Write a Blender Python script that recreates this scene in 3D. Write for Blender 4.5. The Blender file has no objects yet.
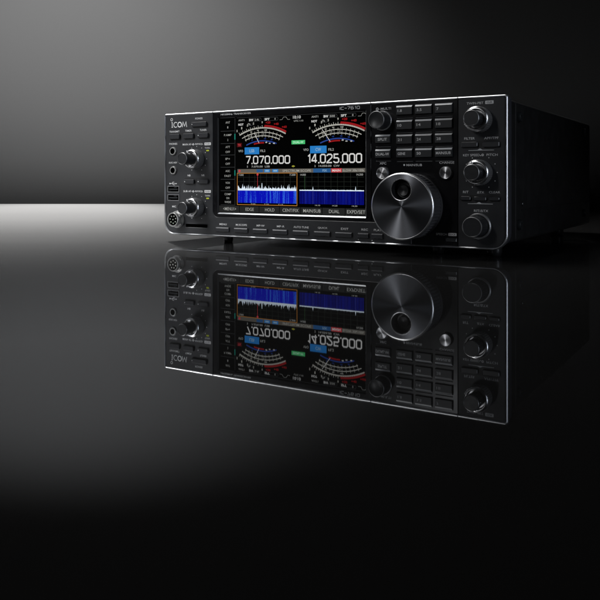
import bpy, math, random
from mathutils import Matrix, Vector
random.seed(7)
S = bpy.context.scene
C = S.collection
MM = 0.001
PI = math.pi

# ------------------------------------------------------------------ materials
def newmat(name):
    m = bpy.data.materials.new(name); m.use_nodes = True
    return m, m.node_tree, m.node_tree.nodes['Principled BSDF']

def pmat(name, col, rough=0.5, metal=0.0, ior=1.5, noise=0.0, nscale=300.0, bump=0.0, bscale=2500.0, spec=0.5, coat=0.0):
    m, nt, b = newmat(name)
    b.inputs['Base Color'].default_value = (*col, 1)
    b.inputs['Roughness'].default_value = rough
    b.inputs['Metallic'].default_value = metal
    b.inputs['IOR'].default_value = ior
    b.inputs['Specular IOR Level'].default_value = spec
    b.inputs['Coat Weight'].default_value = coat
    tc = nt.nodes.new('ShaderNodeTexCoord')
    if noise > 0:
        n = nt.nodes.new('ShaderNodeTexNoise'); n.inputs['Scale'].default_value = nscale
        n.inputs['Detail'].default_value = 4
        mr = nt.nodes.new('ShaderNodeMapRange')
        mr.inputs['From Min'].default_value = 0.3; mr.inputs['From Max'].default_value = 0.7
        mr.inputs['To Min'].default_value = max(rough - noise, 0.02); mr.inputs['To Max'].default_value = rough + noise
        nt.links.new(tc.outputs['Object'], n.inputs['Vector'])
        nt.links.new(n.outputs['Fac'], mr.inputs['Value'])
        nt.links.new(mr.outputs['Result'], b.inputs['Roughness'])
    if bump > 0:
        n2 = nt.nodes.new('ShaderNodeTexNoise'); n2.inputs['Scale'].default_value = bscale
        n2.inputs['Detail'].default_value = 2
        bp = nt.nodes.new('ShaderNodeBump'); bp.inputs['Strength'].default_value = bump
        bp.inputs['Distance'].default_value = 0.0001
        nt.links.new(tc.outputs['Object'], n2.inputs['Vector'])
        nt.links.new(n2.outputs['Fac'], bp.inputs['Height'])
        nt.links.new(bp.outputs['Normal'], b.inputs['Normal'])
    return m

def brushed(name, col, rough, axis='Y', aniso=0.85):
    m, nt, b = newmat(name)
    b.inputs['Base Color'].default_value = (*col, 1)
    b.inputs['Metallic'].default_value = 1.0
    b.inputs['Roughness'].default_value = rough
    b.inputs['Anisotropic'].default_value = aniso; b.inputs['Anisotropic Rotation'].default_value = 0.25
    t = nt.nodes.new('ShaderNodeTangent'); t.direction_type = 'RADIAL'; t.axis = axis
    nt.links.new(t.outputs['Tangent'], b.inputs['Tangent'])
    return m

def emat(name, col, strength=1.0):
    m, nt, b = newmat(name)
    b.inputs['Base Color'].default_value = (0.004, 0.004, 0.004, 1)
    b.inputs['Roughness'].default_value = 0.6; b.inputs['Specular IOR Level'].default_value = 0.0
    b.inputs['Emission Color'].default_value = (*col, 1)
    b.inputs['Emission Strength'].default_value = strength
    return m

M = {}
M['panel'] = pmat('slate_plastic', (0.021, 0.022, 0.0245), 0.42, noise=0.05, nscale=60, bump=0.25, spec=0.4)
M['button'] = pmat('button_plastic', (0.025, 0.026, 0.029), 0.36, bump=0.15, spec=0.45)
M['recess'] = pmat('recess_black', (0.004, 0.004, 0.005), 0.5)
M['black'] = pmat('gloss_black', (0.004, 0.004, 0.005), 0.22, noise=0.04, nscale=40)
M['key'] = pmat('key_plastic', (0.018, 0.020, 0.022), 0.35, bump=0.1)
M['litedge'] = pmat('lit_edge_plastic', (0.60, 0.61, 0.62), 0.35)  # pale colour stands in for light caught on upper edges
M['dark'] = pmat('dark_rubber', (0.010, 0.010, 0.011), 0.38, bump=0.2)
M['cab'] = pmat('cabinet_paint', (0.009, 0.009, 0.0095), 0.5, noise=0.06, nscale=80, bump=0.5, bscale=1800)
M['trim'] = pmat('silver_trim', (0.55, 0.56, 0.58), 0.38, metal=1.0, noise=0.04, nscale=40)
M['chrome'] = pmat('polished_metal', (0.70, 0.70, 0.71), 0.27, metal=1.0)
M['rim'] = pmat('bright_rim', (0.88, 0.88, 0.89), 0.33, metal=1.0)
M['nickel'] = pmat('nickel_ring', (0.50, 0.50, 0.49), 0.33, metal=0.75)
M['knob'] = pmat('knob_metal', (0.30, 0.30, 0.305), 0.38, metal=0.7, noise=0.05)
M['knobcap'] = pmat('knob_cap', (0.020, 0.021, 0.023), 0.34, noise=0.04)
M['dialrib'] = pmat('dial_rubber', (0.060, 0.060, 0.064), 0.36)
M['dialface'] = brushed('dial_brushed', (0.19, 0.195, 0.21), 0.38, aniso=0.95)
M['btnface'] = brushed('button_brushed', (0.75, 0.75, 0.76), 0.30, aniso=0.9)
M['print'] = pmat('white_print', (0.72, 0.72, 0.72), 0.6)
M['hole'] = pmat('hole_black', (0.001, 0.001, 0.001), 0.8, spec=0.0)
M['pin'] = pmat('pin_metal', (0.7, 0.68, 0.62), 0.3, metal=1.0)
M['led'] = emat('led_green', (0.55, 0.62, 0.06), 0.65)
M['screen'] = pmat('screen_glass', (0.002, 0.002, 0.002), 0.06, spec=0.3)
M['softkey'] = emat('softkey_grey', (0.030, 0.031, 0.030), 0.55)
M['line'] = emat('screen_line', (0.10, 0.105, 0.11), 0.5)
M['white'] = emat('screen_white', (0.74, 0.73, 0.71), 0.85)
M['grey'] = emat('screen_grey', (0.40, 0.40, 0.38), 0.85)
M['cream'] = emat('screen_cream', (0.50, 0.49, 0.44), 0.8)
M['red'] = emat('screen_red', (0.28, 0.008, 0.010), 1.0)
M['redbar'] = emat('screen_red_bar', (0.55, 0.05, 0.06), 1.0)
M['bluearc'] = emat('screen_blue_arc', (0.02, 0.05, 0.24), 1.0)
M['badge'] = emat('screen_blue_badge', (0.02, 0.19, 0.52), 1.0)
M['bluebar'] = emat('screen_blue_bar', (0.02, 0.09, 0.24), 1.0)
M['green'] = emat('screen_green', (0.06, 0.48, 0.15), 1.0)
M['teal'] = emat('screen_teal', (0.01, 0.20, 0.15), 1.0)
M['orange'] = emat('screen_orange', (0.42, 0.17, 0.03), 1.0)
M['brown'] = emat('screen_bar', (0.11, 0.10, 0.085), 1.0)
M['grid'] = emat('screen_grid', (0.018, 0.022, 0.018), 1.0)
M['trace'] = emat('screen_trace', (0.72, 0.82, 0.92), 1.0)
M['cyan'] = emat('screen_cyan', (0.25, 0.40, 0.55), 1.0)

def waterfall_mat(name, base, streak, lo, hi, seed):
    m, nt, b = newmat(name)
    b.inputs['Base Color'].default_value = (0.003, 0.003, 0.003, 1); b.inputs['Specular IOR Level'].default_value = 0.0
    tc = nt.nodes.new('ShaderNodeTexCoord')
    mp = nt.nodes.new('ShaderNodeMapping'); mp.inputs['Scale'].default_value = (900, 1, 40)
    mp.inputs['Location'].default_value = (seed, 0, 0)
    n = nt.nodes.new('ShaderNodeTexNoise'); n.inputs['Scale'].default_value = 0.55; n.inputs['Detail'].default_value = 3
    mp2 = nt.nodes.new('ShaderNodeMapping'); mp2.inputs['Scale'].default_value = (1700, 1, 900)
    n2 = nt.nodes.new('ShaderNodeTexNoise'); n2.inputs['Scale'].default_value = 1.0
    mx = nt.nodes.new('ShaderNodeMath'); mx.operation = 'MULTIPLY_ADD'; mx.inputs[1].default_value = 0.35
    cr = nt.nodes.new('ShaderNodeValToRGB')
    cr.color_ramp.elements[0].position = lo; cr.color_ramp.elements[0].color = (*base, 1)
    cr.color_ramp.elements[1].position = hi; cr.color_ramp.elements[1].color = (*streak, 1)
    L = nt.links.new
    L(tc.outputs['Object'], mp.inputs['Vector']); L(mp.outputs[0], n.inputs['Vector'])
    L(tc.outputs['Object'], mp2.inputs['Vector']); L(mp2.outputs[0], n2.inputs['Vector'])
    L(n2.outputs['Fac'], mx.inputs[0]); L(n.outputs['Fac'], mx.inputs[2])
    L(mx.outputs[0], cr.inputs['Fac']); L(cr.outputs['Color'], b.inputs['Emission Color'])
    b.inputs['Emission Strength'].default_value = 1.0
    return m
M['fall_busy'] = waterfall_mat('waterfall_busy', (0.001, 0.003, 0.45), (0.05, 0.22, 0.90), 0.68, 0.98, 3.1)
M['fall_calm'] = waterfall_mat('waterfall_calm', (0.0008, 0.001, 0.105), (0.004, 0.010, 0.26), 0.60, 0.95, 9.7)

# ------------------------------------------------------------------ mesh helper
class MB:
    """collects polygons given in millimetres of the radio's own frame"""
    def __init__(s): s.v = []; s.f = []; s.mi = []; s.sm = []
    def add(s, vs, fs, mi=0, smooth=False):
        o = len(s.v); s.v += vs
        for f in fs:
            s.f.append([i + o for i in f]); s.mi.append(mi); s.sm.append(smooth)
    def loft(s, loops, mi=0, cap0=False, cap1=True, smooth=False, capmi=None):
        n = len(loops[0]); vs = [p for l in loops for p in l]; fs = []
        for k in range(len(loops) - 1):
            for i in range(n):
                j = (i + 1) % n
                fs.append([k*n+i, k*n+j, (k+1)*n+j, (k+1)*n+i])
        s.add(vs, fs, mi, smooth)
        if cap0: s.add(list(loops[0]), [list(range(n))[::-1]], mi if capmi is None else capmi)
        if cap1: s.add(list(loops[-1]), [list(range(n))], mi if capmi is None else capmi)
    def box(s, x0, x1, y0, y1, z0, z1, mi=0):
        l0 = [(x0,y1,z0),(x1,y1,z0),(x1,y1,z1),(x0,y1,z1)]
        l1 = [(x0,y0,z0),(x1,y0,z0),(x1,y0,z1),(x0,y0,z1)]
        s.loft([l0, l1], mi, True, True)
    def quad(s, x0, x1, z0, z1, y, mi=0):
        s.add([(x0,y,z0),(x1,y,z0),(x1,y,z1),(x0,y,z1)], [[0,1,2,3]], mi)
    def lathe(s, cx, cz, prof, n=64, mi=0, rib=0.0, ribs=(0, 0), ribn=0, cap=True, smooth=True, capmi=None):
        loops = []
        for k, (r, y) in enumerate(prof):
            lp = []
            for i in range(n):
                a = 2*PI*i/n; rr = r
                if rib and ribs[0] <= k <= ribs[1]: rr = r - (rib if (i // 2) % 2 else 0)
                lp.append((cx + rr*math.cos(a), y, cz + rr*math.sin(a)))
            loops.append(lp)
        s.loft(loops, mi, False, cap, smooth, capmi)
    def disc(s, cx, cz, r, y, n=24, mi=0):
        s.add([(cx+r*math.cos(2*PI*i/n), y, cz+r*math.sin(2*PI*i/n)) for i in range(n)], [list(range(n))], mi)
    def annulus(s, cx, cz, r0, r1, y, n=32, mi=0, a0=0, a1=2*PI):
        full = abs(a1-a0-2*PI) < 1e-6
        m = n if full else n+1
        vs = []
        for r in (r0, r1):
            vs += [(cx+r*math.cos(a0+(a1-a0)*i/n), y, cz+r*math.sin(a0+(a1-a0)*i/n)) for i in range(m)]
        fs = [[i, m+i, m+(i+1)%m, (i+1)%m] for i in range(n)]
        s.add(vs, fs, mi)
    def stroke(s, pts, t, y, mi=0, closed=False):
        n = len(pts); L = []; R = []
        for i in range(n):
            if closed: a, b, c = pts[i-1], pts[i], pts[(i+1) % n]
            else: a, b, c = pts[max(i-1,0)], pts[i], pts[min(i+1,n-1)]
            d1 = Vector((b[0]-a[0], b[1]-a[1])); d2 = Vector((c[0]-b[0], c[1]-b[1]))
            if d1.length < 1e-9: d1 = d2.copy()
            if d2.length < 1e-9: d2 = d1.copy()
            d1.normalize(); d2.normalize()
            n1 = Vector((-d1.y, d1.x)); n2 = Vector((-d2.y, d2.x)); nn = (n1+n2)
            if nn.length < 1e-6: nn = n1
            nn.normalize(); k = t/2/max(nn.dot(n1), 0.5)
            L.append((b[0]+nn.x*k, y, b[1]+nn.y*k)); R.append((b[0]-nn.x*k, y, b[1]-nn.y*k))
        m = n if closed else n-1
        s.add(L+R, [[i, n+i, n+(i+1)%n, (i+1)%n] for i in range(m)], mi)
    def build(s, name, mats, parent=None, at=(0,0,0), fix=True):
        me = bpy.data.meshes.new(name)
        me.from_pydata([((x-at[0])*MM, (y-at[1])*MM, (z-at[2])*MM) for x, y, z in s.v], [], s.f)
        if not isinstance(mats, (list, tuple)): mats = [mats]
        for m in mats: me.materials.append(m)
        for p, mi, sm in zip(me.polygons, s.mi, s.sm): p.material_index = mi; p.use_smooth = sm
        if fix:
            import bmesh
            bm = bmesh.new(); bm.from_mesh(me)
            bmesh.ops.remove_doubles(bm, verts=bm.verts, dist=1e-7)
            bmesh.ops.recalc_face_normals(bm, faces=bm.faces)
            bm.to_mesh(me); bm.free()
            if any(s.sm):
                try: me.set_sharp_from_angle(angle=math.radians(38))
                except Exception: pass
        o = bpy.data.objects.new(name, me); C.objects.link(o)
        place(o, parent, at)
        return o

ORG = {}
def place(o, parent, at):
    """location relative to the parent's own origin, in the radio's frame"""
    ORG[o.name] = at
    p = ORG.get(parent.name, (170, 0, 0)) if parent else (0, 0, 0)
    o.parent = parent
    o.location = ((at[0]-p[0])*MM, (at[1]-p[1])*MM, (at[2]-p[2])*MM)

def rr(x0, x1, z0, z1, r, y, n=6):
    """rounded rectangle loop; r = one radius or (bl, br, tr, tl)"""
    if not isinstance(r, (list, tuple)): r = (r,)*4
    out = []
    for (cx, cz, q, a0) in ((x0, z0, r[0], PI), (x1, z0, r[1], 1.5*PI), (x1, z1, r[2], 0), (x0, z1, r[3], 0.5*PI)):
        q = max(q, 0.01)
        ox = cx + (q if cx == x0 else -q); oz = cz + (q if cz == z0 else -q)
        for i in range(n+1):
            a = a0 + 0.5*PI*i/n
            out.append((ox+q*math.cos(a), y, oz+q*math.sin(a)))
    return out
def rri(x0, x1, z0, z1, r, y, i, n=6):
    if not isinstance(r, (list, tuple)): r = (r,)*4
    return rr(x0+i, x1-i, z0+i, z1-i, [max(q-i, 0.02) for q in r], y, n)

# ------------------------------------------------------------------ lettering
def text_into(mb, body, cx, cz, w, h, y, mi=0, bold=0.0, space=1.0):
    cu = bpy.data.curves.new('t', 'FONT'); cu.body = body; cu.size = 1.0; cu.offset = bold
    cu.resolution_u = 3; cu.space_character = space
    ob = bpy.data.objects.new('t', cu); C.objects.link(ob)
    dg = bpy.context.evaluated_depsgraph_get(); dg.update()
    me = bpy.data.meshes.new_from_object(ob.evaluated_get(dg))
    xs = [v.co.x for v in me.vertices]; ys = [v.co.y for v in me.vertices]
    x0, x1, y0, y1 = min(xs), max(xs), min(ys), max(ys)
    sz = h/max(y1-y0, 1e-6); sx = w/max(x1-x0, 1e-6) if w else sz*0.95
    ww = (x1-x0)*sx
    vs = [(cx-ww/2+(v.co.x-x0)*sx, y, cz-h/2+(v.co.y-y0)*sz) for v in me.vertices]
    mb.add(vs, [list(p.vertices) for p in me.polygons], mi)
    bpy.data.objects.remove(ob); bpy.data.curves.remove(cu); bpy.data.meshes.remove(me)

def rbox(w, h, c):
    return [(c,0),(w-c,0),(w,c),(w,h-c),(w-c,h),(c,h),(0,h-c),(0,c)]
GL = {'0': [(rbox(.56,1,.13), True)],
 '1': [([(.10,.80),(.30,1),(.30,0)], False)],
 '2': [([(0,.80),(0,.87),(.13,1),(.43,1),(.56,.87),(.56,.66),(.48,.55),(.04,.10),(0,0),(.56,0)], False)],
 '4': [([(.42,0),(.42,1),(.34,1),(0,.32),(0,.25),(.60,.25)], False)],
 '5': [([(.52,1),(.04,1),(.04,.56),(.43,.56),(.56,.44),(.56,.13),(.43,0),(.13,0),(0,.13),(0,.18)], False)],
 '6': [([(.52,1),(.14,1),(0,.87),(0,.13),(.13,0),(.43,0),(.56,.13),(.56,.44),(.45,.55),(0,.55)], False)],
 '7': [([(0,1),(.56,1),(.56,.90),(.20,0)], False)],
 'C': [([(.60,1),(.12,1),(0,.88),(0,.12),(.12,0),(.60,0)], False)],
 'I': [([(.12,0),(.12,1)], False)], '-': [([(.02,.5),(.50,.5)], False)]}
ADV = {'.': .24, 'I': .36, '1': .56, '-': .66}
def strokes(mb, s, x0, x1, z0, z1, t, y, mi=0):
    tot = sum(ADV.get(c, .78) for c in s) - .22
    sx = (x1-x0)/tot; h = z1-z0; x = x0
    for c in s:
        if c == '.':
            mb.quad(x-.04*sx, x-.04*sx+t*1.05, z0-t*.5, z0+t*.55, y, mi)
        else:
            for pts, cl in GL[c]:
                mb.stroke([(x+px*sx, z0+pz*h) for px, pz in pts], t, y, mi, cl)
        x += ADV.get(c, .78)*sx

# ------------------------------------------------------------------ the radio
root = bpy.data.objects.new('radio_transceiver', None); C.objects.link(root)
root['label'] = 'black desktop radio with lit colour screen and large tuning dial on the glossy table'
root['category'] = 'radio'
root.empty_display_size = 0.05
ORG[root.name] = (170, 0, 0)
W, ZB, ZT = 340.0, 6.7, 124.7
OUT = (12, 12, 2.2, 2.2)

# cabinet behind the front, housing rim, silver frame
mb = MB()
mb.loft([rri(4, 336, 10.5, 123.2, 3, 335, 1.2), rr(4, 336, 10.5, 123.2, 3, 333.5), rr(4, 336, 10.5, 123.2, 3, 36)], 0, True, False)
mb.loft([rr(4, 336, 10.5, 123.2, 3, 36), rr(4.8, 335.2, 11.2, 122.6, 3, 35.6), rr(4.8, 335.2, 11.2, 122.6, 3, 34.4), rr(4, 336, 10.5, 123.2, 3, 34), rr(4, 336, 10.5, 123.2, 3, 13)], 0, False, False)
# side seam of the lower cover, ventilation slots on top
mb.box(335.9, 336.6, 52, 333, 35.2, 36.0)
mb.box(3.4, 4.1, 52, 333, 35.2, 36.0)
for k in range(26):
    mb.box(60+k*8.6, 64+k*8.6, 150, 235, 122.9, 123.6, 1)
cab = mb.build('cabinet', [M['cab'], M['recess']], root, (170, 165, 60))

def screw(x, y, z, r, h, kind='screw', side=1):
    m = MB(); n = 24; L = []
    for rr_, dx in ((r, 0), (r, h*.6), (r*.82, h), (r*.45, h), (r*.38, h*.55), (0.01, h*.55)):
        L.append([(x+side*dx, y+rr_*math.cos(2*PI*i/n), z+rr_*math.sin(2*PI*i/n)) for i in range(n)])
    m.loft(L, 0, False, False, True)
    return m.build(kind, M['key'], cab, (x, y, z))
for side, xx in ((1, 336), (-1, 4)):
    for yy, zz in ((42, 110.5), (42, 24), (298, 112), (298, 24)):
        screw(xx, yy, zz, 4.2, 3.0, 'side_bumper', side)
    for yy, zz in ((54, 40.5), (240, 41.5)):
        screw(xx, yy, zz, 1.9, 1.0, 'screw', side)
for fx, fy, fr in ((63, 20, 4.8), (277, 20, 4.8), (323, 22, 6.0), (30, 290, 7), (310, 290, 7)):
    m = MB(); L = []
    for r, z in ((fr, 10.6), (fr*.98, 4), (fr*.85, 0.6), (fr*.75, 0.0)):
        L.append([(fx+r*math.cos(2*PI*i/28), fy+r*math.sin(2*PI*i/28), z) for i in range(28)])
    m.loft(L, 0, False, True, True)
    m.build('foot', M['dark'], root, (fx, fy, 0))

mb = MB()
mb.loft([rri(0, W, ZB, ZT, OUT, 14.0, 3.2), rri(0, W, ZB, ZT, OUT, 13.4, 1.2), rri(0, W, ZB, ZT, OUT, 3.4, .35), rri(0, W, ZB, ZT, OUT, 3.0, 1.5)], 0, True, True)
mb.build('front_housing', pmat('housing_plastic', (0.045, 0.046, 0.056), 0.35), root, (170, 8, 66))
mb = MB()
mb.loft([rri(0, W, ZB, ZT, OUT, 3.3, .9, 10), rri(0, W, ZB, ZT, OUT, 3.2, 0, 10), rri(0, W, ZB, ZT, OUT, -0.6, 0, 10), rri(0, W, ZB, ZT, OUT, -1.3, .6, 10),
         rri(0, W, ZB, ZT, OUT, -1.3, .85, 10), rri(0, W, ZB, ZT, OUT, -0.5, 1.6, 10), rri(0, W, ZB, ZT, OUT, 1.0, 1.6, 10)], 0, False, False)
mb.build('front_frame', M['trim'], root, (170, 0, 66))
# fine joints in the frame's top edge
for jx in (60.2, 225.6, 300.8):
    mb = MB(); mb.box(jx-.22, jx+.22, -1.45, 2.9, 122.9, 124.76)
    mb.build('frame_joint', M['recess'], root, (jx, 0, 124))

# control panel: left face and the strip under the display, one plastic moulding
XS = 262.0
def lpoly(i, y):
    x0, z0, z1, xr, zs, xe = 1.6+i, ZB+1.6+i, ZT-1.6-i, 60.0-i, 25.0-i, XS-i
    p = []; r = 10.4
    for k in range(9):
        a = PI + .5*PI*k/8; p.append((x0+r+r*math.cos(a), y, z0+r+r*math.sin(a)))
    p += [(xe, y, z0), (xe, y, zs)]
    q = 6.0
    for k in range(9):
        a = 1.5*PI - .5*PI*k/8; p.append((xr+q+q*math.cos(a), y, zs+q+q*math.sin(a)))
    p += [(xr, y, z1), (x0, y, z1)]
    return p
mb = MB(); mb.loft([lpoly(0, 3.0), lpoly(0, -0.2), lpoly(.45, -0.6)], 0, False, True)
cp = mb.build('control_panel', M['panel'], root, (30, 0, 66))
# right panel
mb = MB(); R3 = (0.02, 10.4, .6, 0.02)
mb.loft([rr(301.0, 338.4, ZB+1.6, ZT-1.6, R3, 3), rr(301.0, 338.4, ZB+1.6, ZT-1.6, R3, -.2), rri(301.0, 338.4, ZB+1.6, ZT-1.6, R3, -.6, .4)], 0, False, True)
rp = mb.build('side_panel', M['panel'], root, (320, 0, 66))
# keypad panel, gloss black
mb = MB(); mb.loft([rr(225.8, 300.6, 8.4, 123.0, .2, 3), rr(225.8, 300.6, 8.4, 123.0, .2, .1), rri(225.8, 300.6, 8.4, 123.0, .2, -.1, .25)], 0, False, True)
KX = ((248.9, 263.0), (265.4, 279.6), (282.2, 296.7)); KZ = (120.6, 108.7, 97.0, 85.5)
for zt in KZ:
    for x0, x1 in KX:
        z = zt - 10.3
        mb.loft([[(x0,-.1,z-.5),(x1,-.1,z-.5),(x1,-.1,z+.3),(x0,-.1,z+.3)], [(x0+.3,-.75,z-.3),(x1-.3,-.75,z-.3),(x1-.3,-.7,z-.1),(x0+.3,-.7,z-.1)]], 1)
for z in (97.4-10, 85.3-9.6):
    mb.loft([[(230,-.1,z-.5),(243.6,-.1,z-.5),(243.6,-.1,z+.3),(230,-.1,z+.3)], [(230.3,-.75,z-.3),(243.3,-.75,z-.3),(243.3,-.7,z-.1),(230.3,-.7,z-.1)]], 1)
kp = mb.build('keypad_panel', [M['black'], M['key']], root, (263, 0, 66))
# display bezel, sloped silver inner edge; shade painted black on its top and left
mb = MB()
mb.loft([rr(60.2, 225.4, 24.0, 123.0, .2, 3), rr(60.2, 225.4, 24.0, 123.0, .2, .1), rri(60.2, 225.4, 24.0, 123.0, .2, -.15, .25),
         rr(64.6, 221.2, 27.8, 119.4, 1.2, -.15), rr(64.9, 220.9, 28.1, 119.1, 1.0, -.1)], 0, False, False)
db = mb.build('display_bezel', M['black'], root, (143, 0, 74))
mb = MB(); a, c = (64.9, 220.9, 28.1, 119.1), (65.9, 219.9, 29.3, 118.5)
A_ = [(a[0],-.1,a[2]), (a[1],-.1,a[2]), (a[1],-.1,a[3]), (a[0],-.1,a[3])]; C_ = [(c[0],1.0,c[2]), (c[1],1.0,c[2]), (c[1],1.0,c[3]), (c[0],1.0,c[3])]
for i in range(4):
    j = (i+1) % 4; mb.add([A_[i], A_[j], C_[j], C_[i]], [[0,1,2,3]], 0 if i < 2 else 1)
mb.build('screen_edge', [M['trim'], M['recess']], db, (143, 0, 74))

# ---- lettering printed on the panels
mb = MB(); Y = -.64
PAR = [cp, 'print']
def T(b, cx, cz, w, h=1.9, bold=.004, y=None):
    t_ = MB(); text_into(t_, b, cx, cz, w, h, Y if y is None else y, 0, bold)
    t_.build('lettering', M[PAR[1]], PAR[0], (cx, 0, cz))
T('POWER', 43.2, 118.8, 9, 1.8); T('TRANSMIT', 12.6, 107.2, 13, 1.8); T('TIMER', 30.2, 107.5, 8, 1.8); T('TUNER', 48.4, 107.6, 8, 1.8)
T('PHONES', 11.2, 95.2, 10, 1.8); T('MAIN AF', 28.4, 94.3, 10.6, 1.8); T('RF/SQL', 43.6, 94.2, 9.4, 1.8); T('TX/RX', 53.5, 90.4, 6.4, 1.5)
T('ELEC-KEY', 11.0, 76.9, 10.5, 1.6); T('NB', 31.1, 64.3, 3.6, 1.8); T('NR', 48.2, 64.4, 3.6, 1.8)
T('SUB AF', 28.8, 49.1, 9.6, 1.8); T('RF/SQL', 43.6, 49.0, 9.4, 1.8); T('TX/RX', 53.7, 45.0, 6.4, 1.5); T('MIC', 12.4, 34.0, 5, 1.8)
for cz in (94.2, 49.0):
    mb = MB()
    mb.annulus(36.2, cz, .55, 1.0, Y, 16); mb.disc(36.2, cz, .28, Y, 8); mb.quad(34.2, 35.0, cz-.15, cz+.15, Y); mb.quad(37.4, 38.2, cz-.15, cz+.15, Y)
    mb.build('knob_symbol', M['print'], cp, (36.2, 0, cz))
    mb = MB(); mb.loft([rr(49.9, 57.6, cz-1.25, cz+1.35, .5, Y)], 0, False, True); mb.build('printed_tag', M['print'], cp, (53.7, 0, cz))
mb = MB()
# usb trident
mb.stroke([(7, 56.4), (14.6, 56.4)], .4, Y); mb.disc(7, 56.4, .75, Y, 12); mb.add([(14.4,Y,55.7),(16,Y,56.4),(14.4,Y,57.1)], [[0,1,2]])
mb.stroke([(9, 56.4), (10.6, 57.8), (12.4, 57.8)], .35, Y); mb.stroke([(10, 56.4), (11.6, 55.1), (13.2, 55.1)], .35, Y)
mb.build('usb_symbol', M['print'], cp, (11.5, 0, 56.4))
for (kx, kz) in ((40.5, 80.0), (40.5, 33.7)):
    mb = MB()
    for a in range(-60, 241, 30):
        mb.disc(kx+12.1*math.cos(math.radians(a)), kz+12.1*math.sin(math.radians(a)), .35, Y, 10)
    mb.build('knob_scale', M['print'], cp, (kx, 0, kz))
for b, cx, w in (('MENU', 72, 8.4), ('M.SCOPE', 93.1, 12.5), ('MP-W', 114.5, 8.6), ('MP-R', 136.2, 8), ('AUTO TUNE', 157.6, 15.6), ('QUICK', 179.4, 9.6), ('EXIT', 200.9, 7.2), ('REC', 219.8, 6), ('PLAY', 231.8, 7)):
    T(b, cx, 18.5, w, 1.75)
# dark letters in the white tags
PAR = [cp, 'recess']
for cz in (94.25, 49.05): T('PUSH', 53.75, cz, 5.6, 1.3, .01, Y-.05)
# maker's emblem
mb = MB()
mb.annulus(9.2, 119.0, .95, 1.45, Y, 24)
mb.stroke([(9.0, 116.2), (9.9, 116.2), (9.9, 111.4)], .75, Y)
mb.stroke([(8.9, 111.4), (10.9, 111.4)], .5, Y)
mb.annulus(14.3, 113.8, 2.1, 2.75, Y, 28, 0, math.radians(48), math.radians(312))
mb.annulus(19.3, 113.8, 1.75, 2.75, Y, 32)
mb.stroke([(22.6, 111.2), (23.5, 116.3), (25.4, 112.0), (27.3, 116.3), (28.2, 111.2)], .7, Y)
mb.build('emblem', M['print'], cp, (17, -.6, 115))

PAR = [db, 'print']; mb = MB(); Y = -.19
T('HF/50MHz TRANSCEIVER', 86.3, 121.35, 34.5, 1.55)
strokes(mb, 'IC-7610', 195.6, 214.8, 119.9, 122.1, .44, Y)
mb.build('lettering', M['print'], db, (205, 0, 121))

PAR = [kp, 'print']; mb = MB(); Y = -.14
mb.annulus(231.2, 118.7, .75, 1.3, Y, 16); mb.disc(231.2, 118.7, .4, Y, 8); mb.build('knob_symbol', M['print'], kp, (231, 0, 118.7)); T('-MULTI', 238.4, 118.8, 10.4, 1.9)
T('XFC', 236.4, 73.8, 6, 1.9); T('MAIN/SUB', 264.0, 72.1, 13.5, 1.8); mb = MB(); mb.disc(255.3, 72.2, .8, Y, 12); mb.build('marker_dot', M['print'], kp, (255.3, 0, 72))
T('CHANGE', 291.6, 73.8, 12.2, 1.9); T('SPEECH', 287.2, 17.2, 9, 1.7); mb = MB(); mb.loft([rr(292.8, 299.6, 16.1, 18.4, .5, Y)], 0); mb.build('printed_tag', M['print'], kp, (296, 0, 17))
PAR[1] = 'recess'; T('LOCK', 296.2, 17.25, 5.4, 1.3, .01, Y-.05);

PAR = [rp, 'print']; Y = -.64
T('TWIN-PBT', 314.6, 119.3, 13.2, 1.8); mb = MB(); mb.loft([rr(322.6, 329.2, 118.2, 120.8, .5, Y)], 0); mb.build('printed_tag', M['print'], rp, (326, 0, 119.5))
T('FILTER', 310.2, 92.2, 8.4, 1.8); T('APF/TPF', 327.4, 92.1, 11.2, 1.8)
T('KEY SPEED', 311.7, 79.3, 13.2, 1.8); mb = MB(); mb.annulus(320.6, 79.3, .55, .95, Y, 16); mb.disc(320.6, 79.3, .25, Y, 8); mb.build('knob_symbol', M['print'], rp, (320.6, 0, 79.3)); T('PITCH', 328.0, 79.3, 8.6, 1.8)
T('RIT', 307.2, 50.7, 4.4, 1.8); T('\u0394TX', 319.0, 50.6, 5.6, 1.7); T('CLEAR', 329.9, 50.7, 8.6, 1.7); T('RIT/\u0394TX', 319.4, 36.4, 11.2, 1.9)
mb = MB()
for a in range(-60, 241, 30):
    mb.disc(319.0+13*math.cos(math.radians(a)), 65.8+13*math.sin(math.radians(a)), .4, Y, 10)
mb.build('knob_scale', M['print'], rp, (319, 0, 65.8))
PAR[1] = 'recess'; T('CLR', 325.9, 119.5, 4.2, 1.4, .01, Y-.05);

# ---- push buttons
def pill(parent, x0, x1, z0, z1, name='button_recess'):
    m = MB(); m.loft([rr(x0, x1, z0, z1, (z1-z0)/2.6, -.63)], 0); return m.build(name, M['recess'], parent, ((x0+x1)/2, -.6, (z0+z1)/2))
def button(x0, x1, z0, z1, name='push_button', d=2.0, r=1.1, mat='button', led=False, y0=-.6, parent=root):
    m = MB(); c = .45
    m.loft([rr(x0, x1, z0, z1, r, y0+.3), rr(x0, x1, z0, z1, r, y0-d+c), rri(x0, x1, z0, z1, r, y0-d, c)], 0, False, True)
    at = ((x0+x1)/2, y0, (z0+z1)/2)
    o = m.build(name, M[mat], parent, at)
    if led:
        m = MB(); zc = (z0+z1)/2; m.lathe(x0+1.3, zc, [(.45, y0-d+.1), (.45, y0-d-.12), (.3, y0-d-.2)], 12)
        m.build('button_dot', M['print'], o, (x0+1.3, y0-d, zc))
    return o
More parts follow.
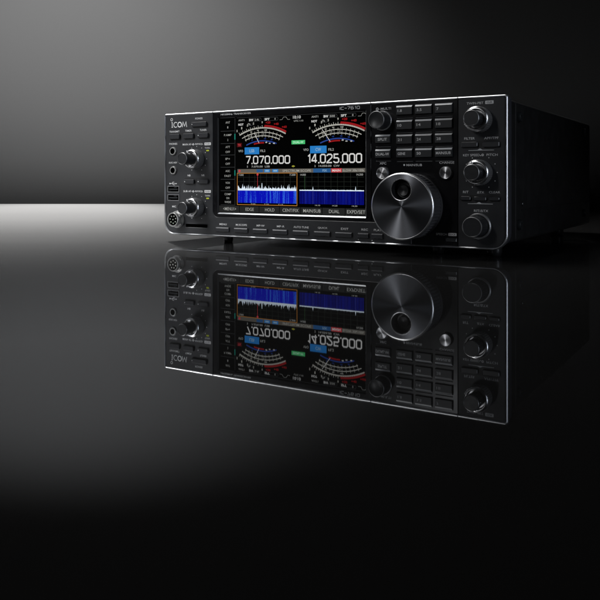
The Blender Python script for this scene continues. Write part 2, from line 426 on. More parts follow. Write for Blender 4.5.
pill(cp, 34.0, 55.2, 110.3, 116.6); pill(cp, 6.0, 38.8, 99.0, 106.2); pill(cp, 41.5, 56.5, 99.6, 106.0)
pill(cp, 25.0, 56.3, 55.6, 62.2)
button(35.0, 53.4, 111.0, 115.5, 'power_button', led=True)
button(7.2, 20.3, 99.8, 104.7); button(24.6, 37.6, 100.0, 104.8); button(42.6, 55.3, 100.2, 104.8, led=True)
button(26.0, 38.3, 56.2, 60.4, led=True); button(42.6, 55.3, 56.4, 60.6, led=True)
for x0, x1 in ((64.0, 79.2), (85.2, 100.4), (106.5, 121.9), (127.9, 143.3), (149.4, 165.1), (171.0, 187.1), (192.2, 208.2), (213.7, 223.8), (226.5, 236.8)):
    m = MB(); m.loft([rr(x0-.7, x1+1.3, 10.6, 15.9, .9, -.63)], 0); m.build('button_recess', M['recess'], cp, ((x0+x1)/2, -.6, 13))
    m = MB()   # a sloped upper face catches the light
    m.loft([rr(x0, x1, 11.5, 15.6, .35, -.4), rr(x0, x1, 11.5, 15.6, .35, -1.5), rr(x0+.25, x1-.25, 11.8, 14.7, .3, -1.9)], 0, False, True)
    m.build('function_button', M['button'], root, ((x0+x1)/2, 0, 13.5))
for dx_, dz_, dr_ in ((226.6, 9.7, .45), (213.9, 9.9, .32)):
    m = MB(); m.disc(dx_, dz_, dr_, -.66, 10); m.build('marker_dot', M['print'], cp, (dx_, 0, dz_))

pill(rp, 303.0, 335.2, 84.6, 90.4); pill(rp, 302.6, 335.2, 43.6, 48.4)
button(303.8, 317.0, 85.3, 89.5); button(320.9, 334.0, 85.1, 89.4)
button(303.4, 311.5, 44.2, 47.5); button(313.9, 323.8, 44.1, 47.3); button(325.8, 334.0, 44.2, 47.3)
for (x0, x1, z) in ((309.5, 329.5, 83.0), (309.0, 328.5, 41.8)):
    m = MB(); xm = (x0+x1)/2 - 1
    f = [(x0,-.6,z-.35),(x1,-.6,z-.35),(x1,-.6,z+.1),(xm+2,-.6,z+.25),(xm,-.6,z+1.4),(xm-2,-.6,z+.25),(x0,-.6,z+.1)]
    g = [(x,-1.15,zz*.6+z*.4-.05) for x, _, zz in f]
    m.loft([f, g], 0, False, True); m.build('lit_ledge', M['litedge'], rp, (xm, 0, z))  # thin pale bar, painted highlight of the recess's lower lip
button(291.0, 300.0, 11.6, 14.4, 'push_button', d=1.2, r=.3, mat='key', y0=-.1)

# ---- keypad keys
def key(x0, x1, zt, h, word, tw, th=2.5, left=True):
    zb = zt-h; m = MB(); s = .3
    back = [(x0,-.05,zb),(x1,-.05,zb),(x1,-.05,zt),(x0,-.05,zt)]
    mid = [(x0,-1.0,zb),(x1,-1.0,zb),(x1,-1.0,zt),(x0,-1.0,zt)]
    frt = [(x0+s,-2.3,zb+s),(x1-s,-2.3,zb+s),(x1-s,-2.3,zt-1.45),(x0+s,-2.3,zt-1.45)]
    m.loft([back, mid], 0, False, False)
    v = mid+frt
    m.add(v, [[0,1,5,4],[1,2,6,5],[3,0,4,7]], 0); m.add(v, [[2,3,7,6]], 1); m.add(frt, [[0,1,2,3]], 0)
    o = m.build('keypad_button', [M['key'], M['litedge']], root, ((x0+x1)/2, 0, (zb+zt)/2))
    t = MB(); cz = zb+(h-1.45)/2+.25
    cx = x0+1.6+tw/2 if left else (x0+x1)/2
    text_into(t, word, cx, cz, tw, th, -2.34, 0, .014)
    t.build('key_lettering', M['print'], o, (cx, -2.3, cz))
words = (('1.8', '3.5', '7'), ('10', '14', '18'), ('21', '24', '28'), ('GENE', '50', 'MAIN/SUB'))
tws = {'1.8': 4.0, '3.5': 4.6, '7': 1.9, '10': 3.6, '14': 3.7, '18': 3.7, '21': 3.7, '24': 3.9, '28': 3.9, 'GENE': 7.2, '50': 3.8, 'MAIN/SUB': 13.2}
for r, row in enumerate(words):
    for c, w in enumerate(row):
        key(KX[c][0], KX[c][1], KZ[r], 7.7 if r < 3 else 7.3, w, tws[w]*.92, 2.15, w != 'MAIN/SUB')
key(230.0, 243.6, 97.4, 7.0, 'SPLIT', 8.4, 2.3, False); key(230.0, 243.6, 85.4, 7.2, 'DUAL-W', 12.0, 2.3, False)

# ---- knobs
def twin_knob(cx, cz, ro, ri, d1, d2, pa):
    m = MB()
    m.lathe(cx, cz, [(ro*.96, -.55), (ro*.96, -1.6), (ro, -1.8), (ro, -d1+1.9), (ro*.965, -d1+1.4)], 144, 0, .28, (2, 3), cap=False)
    m.lathe(cx, cz, [(ro*.965, -d1+1.4), (ro*.90, -d1+.35), (ro*.84, -d1), (ro*.78, -d1), (ri+1.0, -d1+.9), (ri+.5, -d1+2.6), (0.05, -d1+2.7)], 72, 1, cap=False)
    o = m.build('outer_knob', [M['knob'], M['chrome']], root, (cx, 0, cz))
    m = MB()
    m.lathe(cx, cz, [(ri*.9, -d1+2.5), (ri*.95, -d1-.5), (ri, -d2+1.6)], 96, 0, .16, (1, 2), cap=False)
    m.lathe(cx, cz, [(ri, -d2+1.6), (ri*.985, -d2+.7)], 64, 0, cap=False)
    m.lathe(cx, cz, [(ri*.985, -d2+.7), (ri*.93, -d2+.1), (ri*.90, -d2)], 64, 1, cap=False)
    m.lathe(cx, cz, [(ri*.90, -d2), (ri*.86, -d2+.25), (0.05, -d2+.25)], 64, 0, cap=False)
    k = m.build('inner_knob', [M['knobcap'], M['knob']], o, (cx, -d1, cz))
    m = MB(); a = math.radians(pa); ca, sa = math.cos(a), math.sin(a)
    def pb(r0, r1, w, ya, yb):
        q = [(r0,-w),(r1,-w),(r1,w),(r0,w)]
        P = [(cx+r*ca-t*sa, cz+r*sa+t*ca) for r, t in q]
        m.loft([[(x,ya,z) for x, z in P], [(x,yb,z) for x, z in P]], 0, True, True)
    pb(ro*.70, ro*.955, .38, -d1+1.0, -d1-.25)
    m.build('pointer', M['print'], o, (cx, -d1, cz))
    m = MB(); pb(ri*.45, ri*.97, .3, -d2+1.0, -d2-.08); m.build('pointer', M['print'], k, (cx, -d2, cz)) if False else None
    return o
twin_knob(40.5, 80.0, 9.3, 5.8, 10.5, 22.5, 118)
twin_knob(40.5, 33.7, 9.3, 5.8, 10.5, 22.5, 118)
twin_knob(318.6, 106.3, 10.0, 6.3, 12.0, 22.0, 205)
twin_knob(318.8, 65.7, 10.0, 6.3, 12.0, 22.0, 112)
# RIT knob: wide bright foot ring and a plain cap
m = MB(); cx, cz = 317.6, 24.6
m.lathe(cx, cz, [(10.0, -.55), (10.0, -2.6), (9.5, -3.2), (8.8, -3.2), (8.3, -2.6)], 96, 1, cap=False)
m.lathe(cx, cz, [(8.3, -2.6), (8.0, -3.4), (7.9, -15.8)], 96, 0, .22, (1, 2), cap=False)
m.lathe(cx, cz, [(7.9, -15.8), (7.8, -16.6)], 64, 0, cap=False)
m.lathe(cx, cz, [(7.8, -16.6), (7.45, -17.2), (7.2, -17.25)], 64, 1, cap=False)
m.lathe(cx, cz, [(7.2, -17.25), (6.9, -17.0), (0.05, -17.0)], 64, 0, cap=False)
m.build('single_knob', [M['knobcap'], M['knob']], root, (cx, 0, cz))
m = MB(); cx, cz = 236.2, 109.0
m.lathe(cx, cz, [(8.2, -.12), (8.2, -1.0), (7.9, -1.3), (7.3, -1.3)], 96, 1, cap=False)
m.lathe(cx, cz, [(7.3, -1.3), (7.25, -11.6)], 120, 0, .2, (0, 1), cap=False)
m.lathe(cx, cz, [(7.25, -11.6), (7.15, -12.5)], 64, 0, cap=False)
m.lathe(cx, cz, [(7.15, -12.5), (6.8, -13.0), (6.6, -13.05)], 64, 1, cap=False)
m.lathe(cx, cz, [(6.6, -13.05), (6.3, -12.85), (0.05, -12.85)], 64, 0, cap=False)
m.build('single_knob', [M['knobcap'], M['knob']], root, (cx, 0, cz))
# small round metal buttons
for cx, cz in ((236.6, 65.6), (291.4, 65.7)):
    m = MB(); m.lathe(cx, cz, [(5.2, -.12), (5.1, -2.6), (4.8, -3.1), (4.6, -3.15)], 64, cap=False)
    o = m.build('round_button', M['knob'], root, (cx, 0, cz))
    m = MB(); m.lathe(cx, cz, [(4.6, -3.15), (4.45, -3.0)], 64, cap=True, smooth=False); m.build('button_face', M['btnface'], o, (cx, -3, cz))

# ---- main tuning dial
cx, cz, D, R = 262.2, 39.2, 21.5, 26.7
m = MB()
m.lathe(cx, cz, [(R*.98, -.3), (R*.98, -3.0), (R*.93, -3.4), (R*.93, -4.0), (R*.985, -4.4), (R*.985, -D+4.0)], 240, 0, .6, (4, 5), cap=False)
m.lathe(cx, cz, [(R*.985, -D+4.0), (R*.95, -D+3.5), (R*.95, -D+3.1), (R, -D+2.8), (R, -D+1.5)], 160, 0, cap=False)
dial = m.build('tuning_dial', M['dialrib'], root, (cx, 0, cz))
m = MB(); m.lathe(cx, cz, [(R, -D+1.5), (R*.992, -D+.8), (R*.962, -D+.05), (R*.952, -D), (R*.945, -D+.12)], 160, cap=False)
m.build('dial_rim', M['rim'], dial, (cx, -D, cz))
hx, hz, hr = 262.0, 52.4, 9.0    # finger hole
m = MB(); n = 160
ring_o = [(cx+R*.945*math.cos(2*PI*i/n), -D+.12, cz+R*.945*math.sin(2*PI*i/n)) for i in range(n)]
def shift(k):
    ang = 2*PI*k/n
    return (hx+hr*math.cos(ang), -D+.12, hz+hr*math.sin(ang))
# annular face between outer circle and the off-centre hole
loops = []
for s_ in range(9):
    t = s_/8
    loops.append([tuple(ring_o[i][j]*(1-t)+shift(i)[j]*t for j in range(3)) for i in range(n)])
m.loft(loops, 0, False, False)
m.build('dial_face', M['dialface'], dial, (cx, -D, cz))
m = MB(); m.lathe(hx, hz, [(hr, -D+.12), (hr, -D-.05), (hr-.45, -D-.1), (hr-.8, -D+.1)], 64, 0, cap=False)
o = m.build('hole_ring', M['chrome'], dial, (hx, -D, hz))
m = MB(); m.lathe(hx, hz, [(hr-.8, -D+.1), (hr-1.1, -D+1.6), (hr-1.5, -D+4.6), (hr-2.6, -D+6.4), (0.1, -D+7.0)], 64, 0, cap=False)
m.lathe(hx+.3, hz-.6, [(4.6, -D+6.9), (4.6, -D+4.4), (4.1, -D+3.7), (2.2, -D+4.4), (.05, -D+4.7)], 48, 0, cap=False)
m.build('finger_dimple', M['dark'], dial, (hx, -D, hz))

# ---- sockets
for jx, jz in ((11.3, 88.1), (11.6, 69.3)):
    m = MB(); m.lathe(jx, jz, [(4.6, -.5), (4.6, -.8), (4.0, -.9)], 48, 1, cap=False); m.lathe(jx, jz, [(4.0, -.9), (3.9, -1.7)], 48, 0, cap=False); m.lathe(jx, jz, [(3.9, -1.7), (3.6, -2.0), (2.8, -2.0)], 48, 0, cap=False, smooth=False)
    o = m.build('phone_jack', [M['nickel'], M['recess']], root, (jx, 0, jz))
    m = MB(); m.lathe(jx, jz, [(2.82, -2.02), (2.5, -1.7), (2.4, -1.0)], 32, smooth=False); m.build('jack_hole', M['hole'], o, (jx, -1.4, jz))
for z0 in (47.9, 39.6):
    m = MB(); m.loft([rr(4.2, 18.8, z0, z0+6.2, .4, -.62), rr(4.2, 18.8, z0, z0+6.2, .4, -1.0), rri(4.2, 18.8, z0, z0+6.2, .4, -1.0, .55), rri(4.2, 18.8, z0, z0+6.2, .4, -.66, .6)], 0, False, False)
    o = m.build('usb_port', M['knob'], root, (11.5, 0, z0+3))
    m = MB(); m.quad(4.7, 18.3, z0+.5, z0+5.7, -.67); m.build('port_opening', M['hole'], o, (11.5, 0, z0+3))
    m = MB(); m.box(6.2, 16.8, -.95, -.68, z0+2.4, z0+3.5); m.quad(6.0, 7.6, z0+.9, z0+1.5, -.70); m.quad(12.2, 15.6, z0+4.4, z0+5.0, -.70)
    m.build('port_tongue', M['key'], o, (11.5, 0, z0+3))
mx, mz = 16.6, 21.6
m = MB()
m.lathe(mx, mz, [(8.4, -.5), (8.4, -1.4), (7.9, -1.8), (6.9, -1.8)], 64, 0, cap=False)
m.lathe(mx, mz, [(6.9, -1.8), (6.7, -2.2), (6.7, -3.4), (6.9, -3.8), (6.9, -7.6), (6.6, -8.0), (5.9, -8.0), (5.6, -7.4), (5.6, -6.6)], 64, 0, cap=False)
m.loft([[(mx+4.6,-1.8,mz-6.9),(mx+7.9,-1.8,mz-5.2),(mx+7.2,-1.8,mz-3.6),(mx+4.2,-1.8,mz-4.8)], [(mx+4.6,-4.6,mz-6.9),(mx+7.9,-4.6,mz-5.2),(mx+7.2,-4.6,mz-3.6),(mx+4.2,-4.6,mz-4.8)]], 0, False, True)
m.loft([[(mx+5.2,-1.8,mz+2.6),(mx+8.0,-1.8,mz+3.2),(mx+7.4,-1.8,mz+4.8),(mx+4.8,-1.8,mz+4.2)], [(mx+5.2,-5.6,mz+2.6),(mx+7.6,-5.6,mz+3.2),(mx+7.0,-5.6,mz+4.6),(mx+4.8,-5.6,mz+4.2)]], 0, False, True)
mic = m.build('microphone_socket', M['nickel'], root, (mx, 0, mz))
m = MB(); m.lathe(mx, mz, [(5.62, -6.9), (5.3, -7.1), (.05, -7.1)], 48, 0, cap=False, smooth=False); m.build('socket_insert', M['hole'], mic, (mx, -7, mz))
for k in range(8):
    a = 2*PI*k/7+.3; r = 0 if k == 7 else 3.5
    px_, pz_ = mx+r*math.cos(a), mz+r*math.sin(a)
    m = MB(); m.lathe(px_, pz_, [(.62, -7.05), (.62, -7.5), (.35, -7.6)], 16); m.build('socket_pin', M['pin'], mic, (px_, -7, pz_))
m = MB(); m.loft([rr(26.4, 54.2, 13.7, 18.3, 1.4, -.64), rri(26.4, 54.2, 13.7, 18.3, 1.4, -.9, .3), rri(26.4, 54.2, 13.7, 18.3, 1.4, -.66, .7)], 0, False, False)
o = m.build('card_slot', M['button'], root, (40, 0, 16))
m = MB(); m.loft([rri(26.4, 54.2, 13.7, 18.3, 1.4, -.665, .65)], 0); m.build('slot_opening', M['hole'], o, (40, 0, 16))
for lz in (87.8, 42.4):
    m = MB(); m.loft([rr(52.1, 55.3, lz-.55, lz+.75, .5, -.6), rr(52.3, 55.1, lz-.4, lz+.6, .4, -1.0)], 0); m.build('status_light', M['led'], root, (53.7, 0, lz))

# ------------------------------------------------------------------ the lit screen
SY = 1.0
m = MB(); m.quad(65.9, 219.9, 29.3, 118.5, SY+.02); m.box(66.2, 219.6, SY+.1, SY+1.2, 29.5, 118.3)
scr = m.build('display_screen', M['screen'], root, (143, 1, 74))
Y1, Y2, Y3, Y4 = SY-.02, SY-.05, SY-.08, SY-.11
def sub(mb_, name, mats): return mb_.build(name, mats, scr, (143, 1, 74))

# soft keys down the left side and along the bottom
rows = [(117.2, 105.7), (105.3, 94.1), (93.7, 83.3), (82.9, 71.9), (71.5, 60.6), (60.2, 49.8), (49.4, 36.6)]
labs = [('ANT', '1'), ('P.AMP', '2'), ('ATT', 'OFF'), ('IP+', 'OFF'), ('AGC', 'FAST'), ('VOX', 'OFF'), ('COMP', 'ON', 'WIDE')]
for (z1, z0), lab in zip(rows, labs):
    m = MB(); m.stroke([(68.0, z0), (84.6, z0), (84.6, z1)], .28, Y1, 0)
    if lab[0] in ('P.AMP', 'AGC'): m.quad(84.0, 85.1, z0+3.4, z1-2.4, Y2, 2)
    n = len(lab)
    for k, wd in enumerate(lab):
        zc = (z1+z0)/2 + ((n-1)/2-k)*(4.6 if n == 2 else 3.7)
        text_into(m, wd, 76.3, zc, {1: 1.0, 2: 3.4, 3: 5.2, 4: 7.4, 5: 8.6}[len(wd)], 1.9, Y2, 1, .002)
    sub(m, 'touch_key', [M['line'], M['grey'], M['teal']])
cols = [(66.3, 89.4), (90.0, 111.4), (112.0, 133.6), (134.2, 155.8), (156.4, 177.6), (178.2, 200.2), (200.8, 219.8)]
for (x0, x1), wd in zip(cols, ('<MENU1>', 'EDGE', 'HOLD', 'CENT/FIX', 'MAIN/SUB', 'DUAL', 'EXPD/SET')):
    m = MB(); m.quad(x0, x1, 30.0, 35.9, Y1, 0)
    text_into(m, wd, (x0+x1)/2+.6, 33.0, {'<MENU1>': 15, 'EDGE': 9.2, 'HOLD': 10.2, 'CENT/FIX': 16.8, 'MAIN/SUB': 17.6, 'DUAL': 10.2, 'EXPD/SET': 17.2}[wd], 2.9, Y2, 1, .002)
    sub(m, 'touch_key', [M['softkey'], M['grey']])

# status line
m = MB()
m.stroke([(67.5, 118.2), (84.6, 118.2)], .25, Y1, 1); m.stroke([(86.6, 117.6), (219, 117.6)], .2, Y1, 1)
for ox in (0, 78.6):
    text_into(m, 'ANT1', 92.0+ox, 115.2, 6.8, 1.7, Y2, 0, .01)
    text_into(m, 'BW', 103.2+ox, 115.0, 4.6, 2.0, Y2, 2, .03); text_into(m, '2.4k' if ox == 0 else '500', 109.4+ox, 115.0, 5.2, 1.8, Y2, 0, .01)
    text_into(m, 'SFT', 120.6+ox, 115.0, 5.4, 2.0, Y2, 2, .03); text_into(m, '0', 129.2+ox, 115.0, 1.2, 1.8, Y2, 0, .01)
    for x0, x1 in ((100.3, 113.3), (117.2, 131.6)):
        m.stroke([(x0+ox, 113.7), (x1+ox, 113.7), (x1+.7+ox, 114.4), (x1+.7+ox, 115.7), (x1+ox, 116.4), (x0+ox, 116.4)], .22, Y1, 1, True)
    text_into(m, 'NOT', 91.4+ox, 111.2, 5.8, 2.0, Y2, 2, .03); text_into(m, '.7k', 100.4+ox, 111.2, 4.2, 1.8, Y2, 0, .01)
    m.stroke([(97+ox, 109.8), (103.6+ox, 109.8), (104.2+ox, 110.6), (104.2+ox, 112), (103.6+ox, 112.6)], .22, Y1, 1)
    m.stroke([(134.2+ox, 113.9), (137+ox, 113.9), (138.2+ox, 116.2), (140.6+ox, 116.2), (141.2+ox, 115.4)] if ox else
             [(134.2, 113.9), (136.6, 113.9), (138.2, 116.2), (141.0, 116.2), (142.6, 113.9), (145, 113.9)], .24, Y2, 0)
text_into(m, '10:10', 152.2, 115.6, 8.0, 2.6, Y2, 2, .01); text_into(m, 'UTC 1:10', 154.0, 112.3, 9.6, 1.5, Y2, 0, .005)
sub(m, 'status_readout', [M['grey'], M['line'], M['white']])

# twin meters
def arc(mb_, cx_, cz_, R_, t, x0, x1, y, mi):
    a0 = math.acos(max(-1, min(1, (x1-cx_)/R_))); a1 = math.acos(max(-1, min(1, (x0-cx_)/R_)))
    mb_.annulus(cx_, cz_, R_-t/2, R_+t/2, y, 40, mi, a0, a1)
for ox, nd in ((115.2, ((106.6, 103.0), (111.8, 93.6))), (193.6, ((177.9, 103.9), (186.0, 93.2)))):
    m = MB(); zc = 51.4
    arc(m, ox, zc, 56.0, 1.2, ox-25.3, ox+25.3, Y2, 0)
    arc(m, ox, zc, 52.0, .72, ox-22.4, ox+22.4, Y2, 0)
    arc(m, ox, zc, 48.8, .72, ox-18.9, ox+19.0, Y2, 0)
    arc(m, ox, zc, 57.7, 1.8, ox+2.5, ox+25.6, Y2, 1)
    arc(m, ox, zc, 44.2, 1.1, ox-17.6, ox+15.5, Y2, 2)
    arc(m, ox, zc, 42.4, 1.3, ox-9.2, ox+2, Y2, 1)
    for k in range(25):
        a = math.radians(90+26.4-52.8*k/24); l = 2.0 if k % 2 == 0 else 1.1
        m.stroke([(ox+R_*math.cos(a), zc+R_*math.sin(a)) for R_ in (56.2, 56.4+l)], .42, Y3, 0 if k < 13 else 1)
        for Rr, q in ((52.0, 1.5), (48.8, 1.3)):
            if abs(Rr*math.cos(a)) < 21 and k % 2 == 0:
                m.stroke([(ox+R_*math.cos(a), zc+R_*math.sin(a)) for R_ in (Rr-q, Rr+q)], .34, Y3, 0)
    for wd, a, mi in (('S', 117.5, 0), ('1', 112, 0), ('3', 105.5, 0), ('5', 99, 0), ('9', 90, 0), ('+20', 84, 1), ('+40', 75.5, 1), ('+60', 67, 1)):
        a = math.radians(a); Rr = 60.9
        text_into(m, wd, ox+Rr*math.cos(a), zc+Rr*math.sin(a), 1.2 if len(wd) == 1 else 5.2, 2.1, Y4, mi, .035)
    for wd, a, Rr, mi in (('25', 103, 54.0, 0), ('50', 95, 54.0, 0), ('100', 86, 54.0, 0), ('1.5', 105, 50.4, 0), ('2', 97, 50.4, 0), ('3', 88, 50.4, 0),
                           ('5', 104, 46.3, 2), ('10', 96, 46.3, 2), ('15', 86, 46.3, 2), ('20', 77, 46.3, 2), ('dB', 84, 43, 3), ('44', 79, 42.5, 3), ('48', 73, 43.5, 3)):
        a = math.radians(a); text_into(m, wd, ox+Rr*math.cos(a), zc+Rr*math.sin(a), 1.0*len(wd), 1.2, Y4, mi, .02)
    sub(m, 'meter_scale', [M['cream'], M['red'], M['bluearc'], M['white']])
    m = MB(); m.stroke([nd[0], nd[1]], .45, SY-.14); sub(m, 'meter_needle', M['white'])

# mode badges
for x0, x1, z0, z1, wd, vx, fx in ((95.7, 111.9, 83.5, 89.9, 'LSB', 91.2, 115.9), (165.8, 182.3, 83.3, 89.7, 'CW', 161.6, 186.8)):
    m = MB(); m.quad(x0, x1, z0, z1, Y2, 0); text_into(m, wd, (x0+x1)/2, (z0+z1)/2, 5.6, 2.9, Y3, 1, .02)
    text_into(m, 'VFO', vx, (z0+z1)/2, 5.4, 2.1, Y3, 2, .01); text_into(m, 'FIL2', fx, (z0+z1)/2-.2, 5.4, 2.1, Y3, 2, .01)
    sub(m, 'mode_badge', [M['badge'], M['cyan'], M['grey']])
m = MB(); m.quad(86.8, 92.6, 90.4, 94.2, Y2, 1); text_into(m, 'TX', 89.7, 92.3, 3.6, 2.2, Y3, 0, .03); sub(m, 'transmit_badge', [M['redbar'], emat('screen_dark_red', (0.05, 0.002, 0.003))])
m = MB(); m.quad(146.7, 160.7, 91.6, 95.1, Y2, 0); text_into(m, 'DUAL-W', 153.7, 93.35, 10.6, 2.0, Y3, 1, .02); sub(m, 'dual_watch_badge', [M['green'], emat('screen_pale_green', (0.5, 0.85, 0.6))])

# frequencies
m = MB(); strokes(m, '7.070.000', 97.2, 144.6, 75.0, 81.5, 1.15, Y2, 0)
text_into(m, '5', 98.8, 72.2, 1.1, 1.7, Y2, 1, .01); text_into(m, '7.070.00  LSB', 113.4, 72.2, 20, 1.7, Y2, 1, .01)
m.add([(146.6,Y2,72.2),(148.4,Y2,73.1),(148.4,Y2,71.3)], [[0,1,2]], 2); m.add([(150.4,Y2,72.2),(148.6,Y2,71.3),(148.6,Y2,73.1)], [[0,1,2]], 2)
sub(m, 'frequency_readout', [M['white'], M['grey'], emat('screen_yellow', (0.35, 0.33, 0.04))])
m = MB(); strokes(m, '14.025.000', 163.0, 216.0, 75.0, 82.1, 1.2, Y2, 0)
text_into(m, '2', 170.8, 72.2, 1.2, 1.7, Y2, 1, .01); text_into(m, '14.050.00  CW', 184.8, 72.2, 20.6, 1.7, Y2, 1, .01)
sub(m, 'frequency_readout', [M['white'], M['grey']])

# scope title bar
m = MB(); m.quad(87.5, 219.4, 66.5, 70.0, Y1, 0)
m.disc(89.8, 68.3, 1.2, Y2, 12, 1)
for x0, x1 in ((117.5, 123.6), (126.3, 132.6)): m.quad(x0, x1, 66.9, 69.7, Y2, 2); m.quad(x0+1.1, x1-1.1, 67.6, 69.0, Y3, 4)
m.quad(109, 116, 66.9, 69.7, Y2, 3); m.quad(169.0, 186.4, 66.5, 70.0, Y2, 3); m.quad(187.0, 197.2, 66.5, 70.0, Y2, 1)
text_into(m, 'SPECTRUM SCOPE', 152.0, 68.2, 29.5, 2.0, Y3, 5, .002); text_into(m, 'FIX', 180.6, 68.2, 4.4, 2.0, Y3, 4, .012)
text_into(m, 'MAIN', 192.0, 68.2, 8.0, 2.0, Y3, 6, .02); text_into(m, 'SLOW 30k/100k', 208.4, 68.2, 20.4, 2.0, Y3, 5, .002)
sub(m, 'scope_title_bar', [M['brown'], M['redbar'], M['badge'], M['bluebar'], M['cyan'], M['cream'], M['white']])

# scopes
for k, (x0, x1, zb, labl, mat_) in enumerate(((88.0, 151.7, 50.6, ('7.000', '7.200'), 'fall_busy'), (155.0, 218.4, 50.8, ('14.000', '14.350'), 'fall_calm'))):
    m = MB(); dxg = (x1-x0)/10
    for i in range(1, 10): m.quad(x0+i*dxg-.13, x0+i*dxg+.13, zb, 66, Y1, 0)
    for z in (54.5, 58.5, 62.5): m.quad(x0, x1, z-.11, z+.11, Y1-.005, 0)
    text_into(m, labl[0], x0+3.6, 64.6, 5.6, 1.7, Y3, 1, .01); text_into(m, labl[1], x1-4.0, 64.6, 6.2, 1.7, Y3, 1, .01)
    for j, f_ in enumerate(((('7.05', .27), ('7.10', .5), ('7.15', .74)), (('14.10', .29), ('14.20', .56), ('14.30', .86)))[k]):
        text_into(m, f_[0], x0+f_[1]*(x1-x0), 37.9, 5.0, 1.2, Y3, 1, .005)
    if k == 0: m.quad(109.9, 110.2, 52, 66, Y2, 2); m.disc(110.1, 65.0, 1.1, Y3, 12, 2)
    else: m.quad(160.0, 160.3, 52, 64, Y2, 3)
    sub(m, 'scope_grid', [M['grid'], M['grey'], M['redbar'], emat('screen_dim_green', (0.03, 0.08, 0.03))])
    m = MB(); m.quad(x0, x1, 39.0, zb+.2, Y2, 0); sub(m, 'waterfall', M[mat_])
    m = MB(); N = 150 if k == 0 else 120; prev = 0
    pts = []
    for i in range(N+1):
        x = x0+(x1-x0)*i/N
        h = .9 + random.random()*.5
        if k == 0: h += abs(random.gauss(0, .9)) + (random.random() < .16)*random.uniform(1, 3.2)
        if k == 0 and i in (63, 64): h = 6.6
        if k == 1:
            h = .45+random.random()*.35
            if i == 26: h = 3.6
            if i == 105: h = 4.0
        pts.append((x, h))
    for (xa, ha), (xb, hb) in zip(pts[:-1], pts[1:]):
        m.add([(xa,Y3,zb-.3),(xb,Y3,zb-.3),(xb,Y3,zb+hb),(xa,Y3,zb+ha)], [[0,1,2,3]], 0)
    if k == 1:
        for j_, w_ in ((26, .13), (105, .13), (11, .06), (48, .06), (71, .08), (88, .05)): xx = x0+(x1-x0)*j_/120; m.quad(xx-w_, xx+w_, 39.2, zb, Y4, 1)
    sub(m, 'spectrum_trace', [M['trace'], emat('screen_streak', (0.05, 0.06, 0.30))])
m = MB(); m.stroke([(87.3, 37.2), (152.4, 37.2), (152.4, 66.2), (87.3, 66.2)], .55, Y4, 0, True); sub(m, 'scope_outline', M['orange'])

# ------------------------------------------------------------------ place the radio
root.location = (0.0119, 0.6653, 0.0)
root.rotation_euler = (0, 0, -math.radians(31.38))

# ------------------------------------------------------------------ table and backdrop
def tag(o, kind): o['kind'] = kind
vs = [(x, z, y) for x, y, z in rr(-2600, 2600, -700, 1884, 2, 0, 4)]
me = bpy.data.meshes.new('table')
lo = [(a*MM, b*MM, 0) for a, b, _ in vs]; n = len(lo)
lo2 = [(a, b, -.012) for a, b, _ in lo]
me.from_pydata(lo+lo2, [], [list(range(n)), list(range(n, 2*n))[::-1]] + [[i, n+i, n+(i+1) % n, (i+1) % n] for i in range(n)])
tb = bpy.data.objects.new('table', me); C.objects.link(tb); tag(tb, 'structure')
MIRROR = 0.33
tm, nt, b = newmat('black_polished_table')
b.inputs['Base Color'].default_value = (0.035, 0.036, 0.037, 1)
b.inputs['Roughness'].default_value = 0.035
b.inputs['IOR'].default_value = 2.1
tc = nt.nodes.new('ShaderNodeTexCoord'); mp = nt.nodes.new('ShaderNodeMapping'); mp.inputs['Scale'].default_value = (1.2, 28, 1)
ns = nt.nodes.new('ShaderNodeTexNoise'); ns.inputs['Scale'].default_value = 1.0; ns.inputs['Detail'].default_value = 5
cr = nt.nodes.new('ShaderNodeValToRGB')
cr.color_ramp.elements[0].position = .35; cr.color_ramp.elements[0].color = (0.0098, 0.0098, 0.0098, 1)
cr.color_ramp.elements[1].position = .65; cr.color_ramp.elements[1].color = (0.0104, 0.0104, 0.0104, 1)
nt.links.new(tc.outputs['Object'], mp.inputs['Vector']); nt.links.new(mp.outputs[0], ns.inputs['Vector'])
def mnode(op, a, b_=None, c=None):
    q = nt.nodes.new('ShaderNodeMath'); q.operation = op
    for i, v in enumerate((a, b_, c)):
        if v is None: continue
        if isinstance(v, (int, float)): q.inputs[i].default_value = v
        else: nt.links.new(v, q.inputs[i])
    return q.outputs[0]
b.inputs['Roughness'].default_value = 1.0; b.inputs['Specular IOR Level'].default_value = 0.0
gl = nt.nodes.new('ShaderNodeBsdfGlossy'); gl.inputs['Roughness'].default_value = 0.016; gl.inputs['Color'].default_value = (.95, .97, 1, 1)
n3 = nt.nodes.new('ShaderNodeTexNoise'); n3.inputs['Scale'].default_value = 9.0; n3.inputs['Detail'].default_value = 6
nt.links.new(tc.outputs['Object'], n3.inputs['Vector'])
nt.links.new(mnode('MULTIPLY_ADD', n3.outputs['Fac'], .05, -.008), gl.inputs['Roughness'])
mixs = nt.nodes.new('ShaderNodeMixShader')
fr = nt.nodes.new('ShaderNodeFresnel'); fr.inputs['IOR'].default_value = 1.40
nt.links.new(mnode('MINIMUM', fr.outputs[0], MIRROR), mixs.inputs[0]); nt.links.new(b.outputs[0], mixs.inputs[1]); nt.links.new(gl.outputs[0], mixs.inputs[2])
nt.links.new(mixs.outputs[0], nt.nodes['Material Output'].inputs[0])
nt.links.new(ns.outputs['Fac'], cr.inputs['Fac']); nt.links.new(cr.outputs['Color'], b.inputs['Base Color'])
me.materials.append(tm)

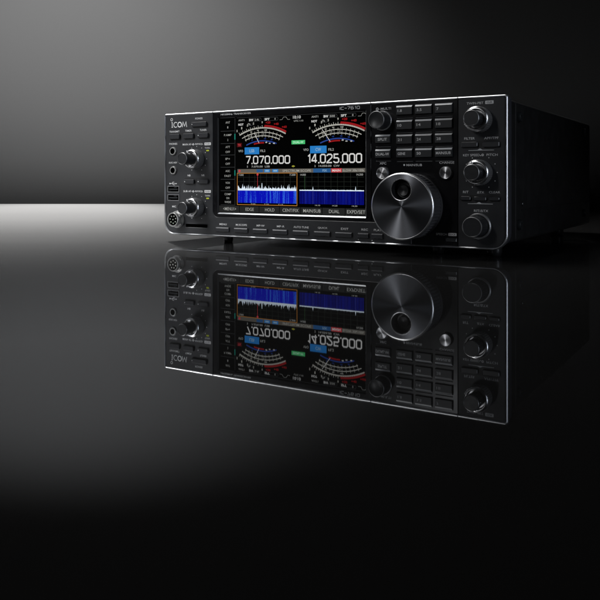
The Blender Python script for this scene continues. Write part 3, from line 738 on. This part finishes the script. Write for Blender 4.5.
me = bpy.data.meshes.new('backdrop')
me.from_pydata([(-6, 2.3, -1.5), (6, 2.3, -1.5), (6, 2.3, 4), (-6, 2.3, 4), (-6, 2.32, -1.5), (6, 2.32, -1.5), (6, 2.32, 4), (-6, 2.32, 4)], [],
               [[0,1,2,3],[5,4,7,6],[3,2,6,7],[1,0,4,5],[0,3,7,4],[2,1,5,6]])
bd = bpy.data.objects.new('backdrop', me); C.objects.link(bd); tag(bd, 'structure')
me.materials.append(pmat('backdrop_paper', (0.07, 0.07, 0.07), 0.9, spec=0.0))

# ------------------------------------------------------------------ lights
def aim(o, tgt):
    d = Vector(tgt) - o.location
    o.rotation_euler = d.to_track_quat('-Z', 'Y').to_euler()
def area(name, loc, tgt, sx, sy, power, col=(1, 1, 1), spread=180):
    l = bpy.data.lights.new(name, 'AREA'); l.shape = 'RECTANGLE'; l.size = sx; l.size_y = sy; l.energy = power; l.color = col
    l.spread = math.radians(spread)
    o = bpy.data.objects.new(name, l); C.objects.link(o); o.location = loc; aim(o, tgt); return o
def spot(name, loc, tgt, ang, blend, power, col=(1, 1, 1), scale=(1, 1, 1), rad=.05):
    l = bpy.data.lights.new(name, 'SPOT'); l.spot_size = math.radians(ang); l.spot_blend = blend; l.energy = power; l.color = col; l.shadow_soft_size = rad
    o = bpy.data.objects.new(name, l); C.objects.link(o); o.location = loc; aim(o, tgt); o.scale = scale; return o
area('overhead_softbox', (-0.28, 0.98, 0.98), (0.0, 0.68, 0.08), 1.2, 0.4, 1.8, (1, .99, .97), 45)
area('left_softbox', (-0.45, 0.60, 0.36), (-0.13, 0.76, 0.07), 0.20, 0.36, 0.27, (.97, .98, 1), 42)
area('front_strip', (-0.62, 0.02, 0.50), (0.04, 0.62, 0.05), 0.05, 0.3, 0.065, (.97, .98, 1), 40)
area('right_strip', (0.85, -0.25, 0.25), (0.15, 0.58, 0.07), 0.03, 0.5, 0.11, (.82, .89, 1), 30)
spot('wall_spot', (-0.70, 1.38, 0.93), (-0.70, 2.3, 0.50), 82, 1.0, 122, (1, 1, 1), (1.45, .60, 1))
spot('table_spot', (-0.66, 2.15, 1.7), (-0.48, 1.47, 0), 49, 1.0, 12500, (1, .99, .97), (.52, 1, 1))

w = bpy.data.worlds.new('World'); S.world = w; w.use_nodes = True
w.node_tree.nodes['Background'].inputs[0].default_value = (0.0030, 0.0030, 0.0031, 1)
w.node_tree.nodes['Background'].inputs[1].default_value = 1.0

# ------------------------------------------------------------------ camera
cam = bpy.data.cameras.new('camera'); co = bpy.data.objects.new('camera', cam); C.objects.link(co)
co.location = (0, 0, 0.0605); co.rotation_euler = (PI/2, 0, 0)
cam.sensor_width = 36; cam.lens = 764/600*36; cam.shift_y = -(300-179.4)/600
cam.clip_start = 0.01; cam.clip_end = 50
S.camera = co
S.view_settings.view_transform = 'Standard'; S.view_settings.look = 'None'; S.view_settings.exposure = 0; S.view_settings.gamma = 1
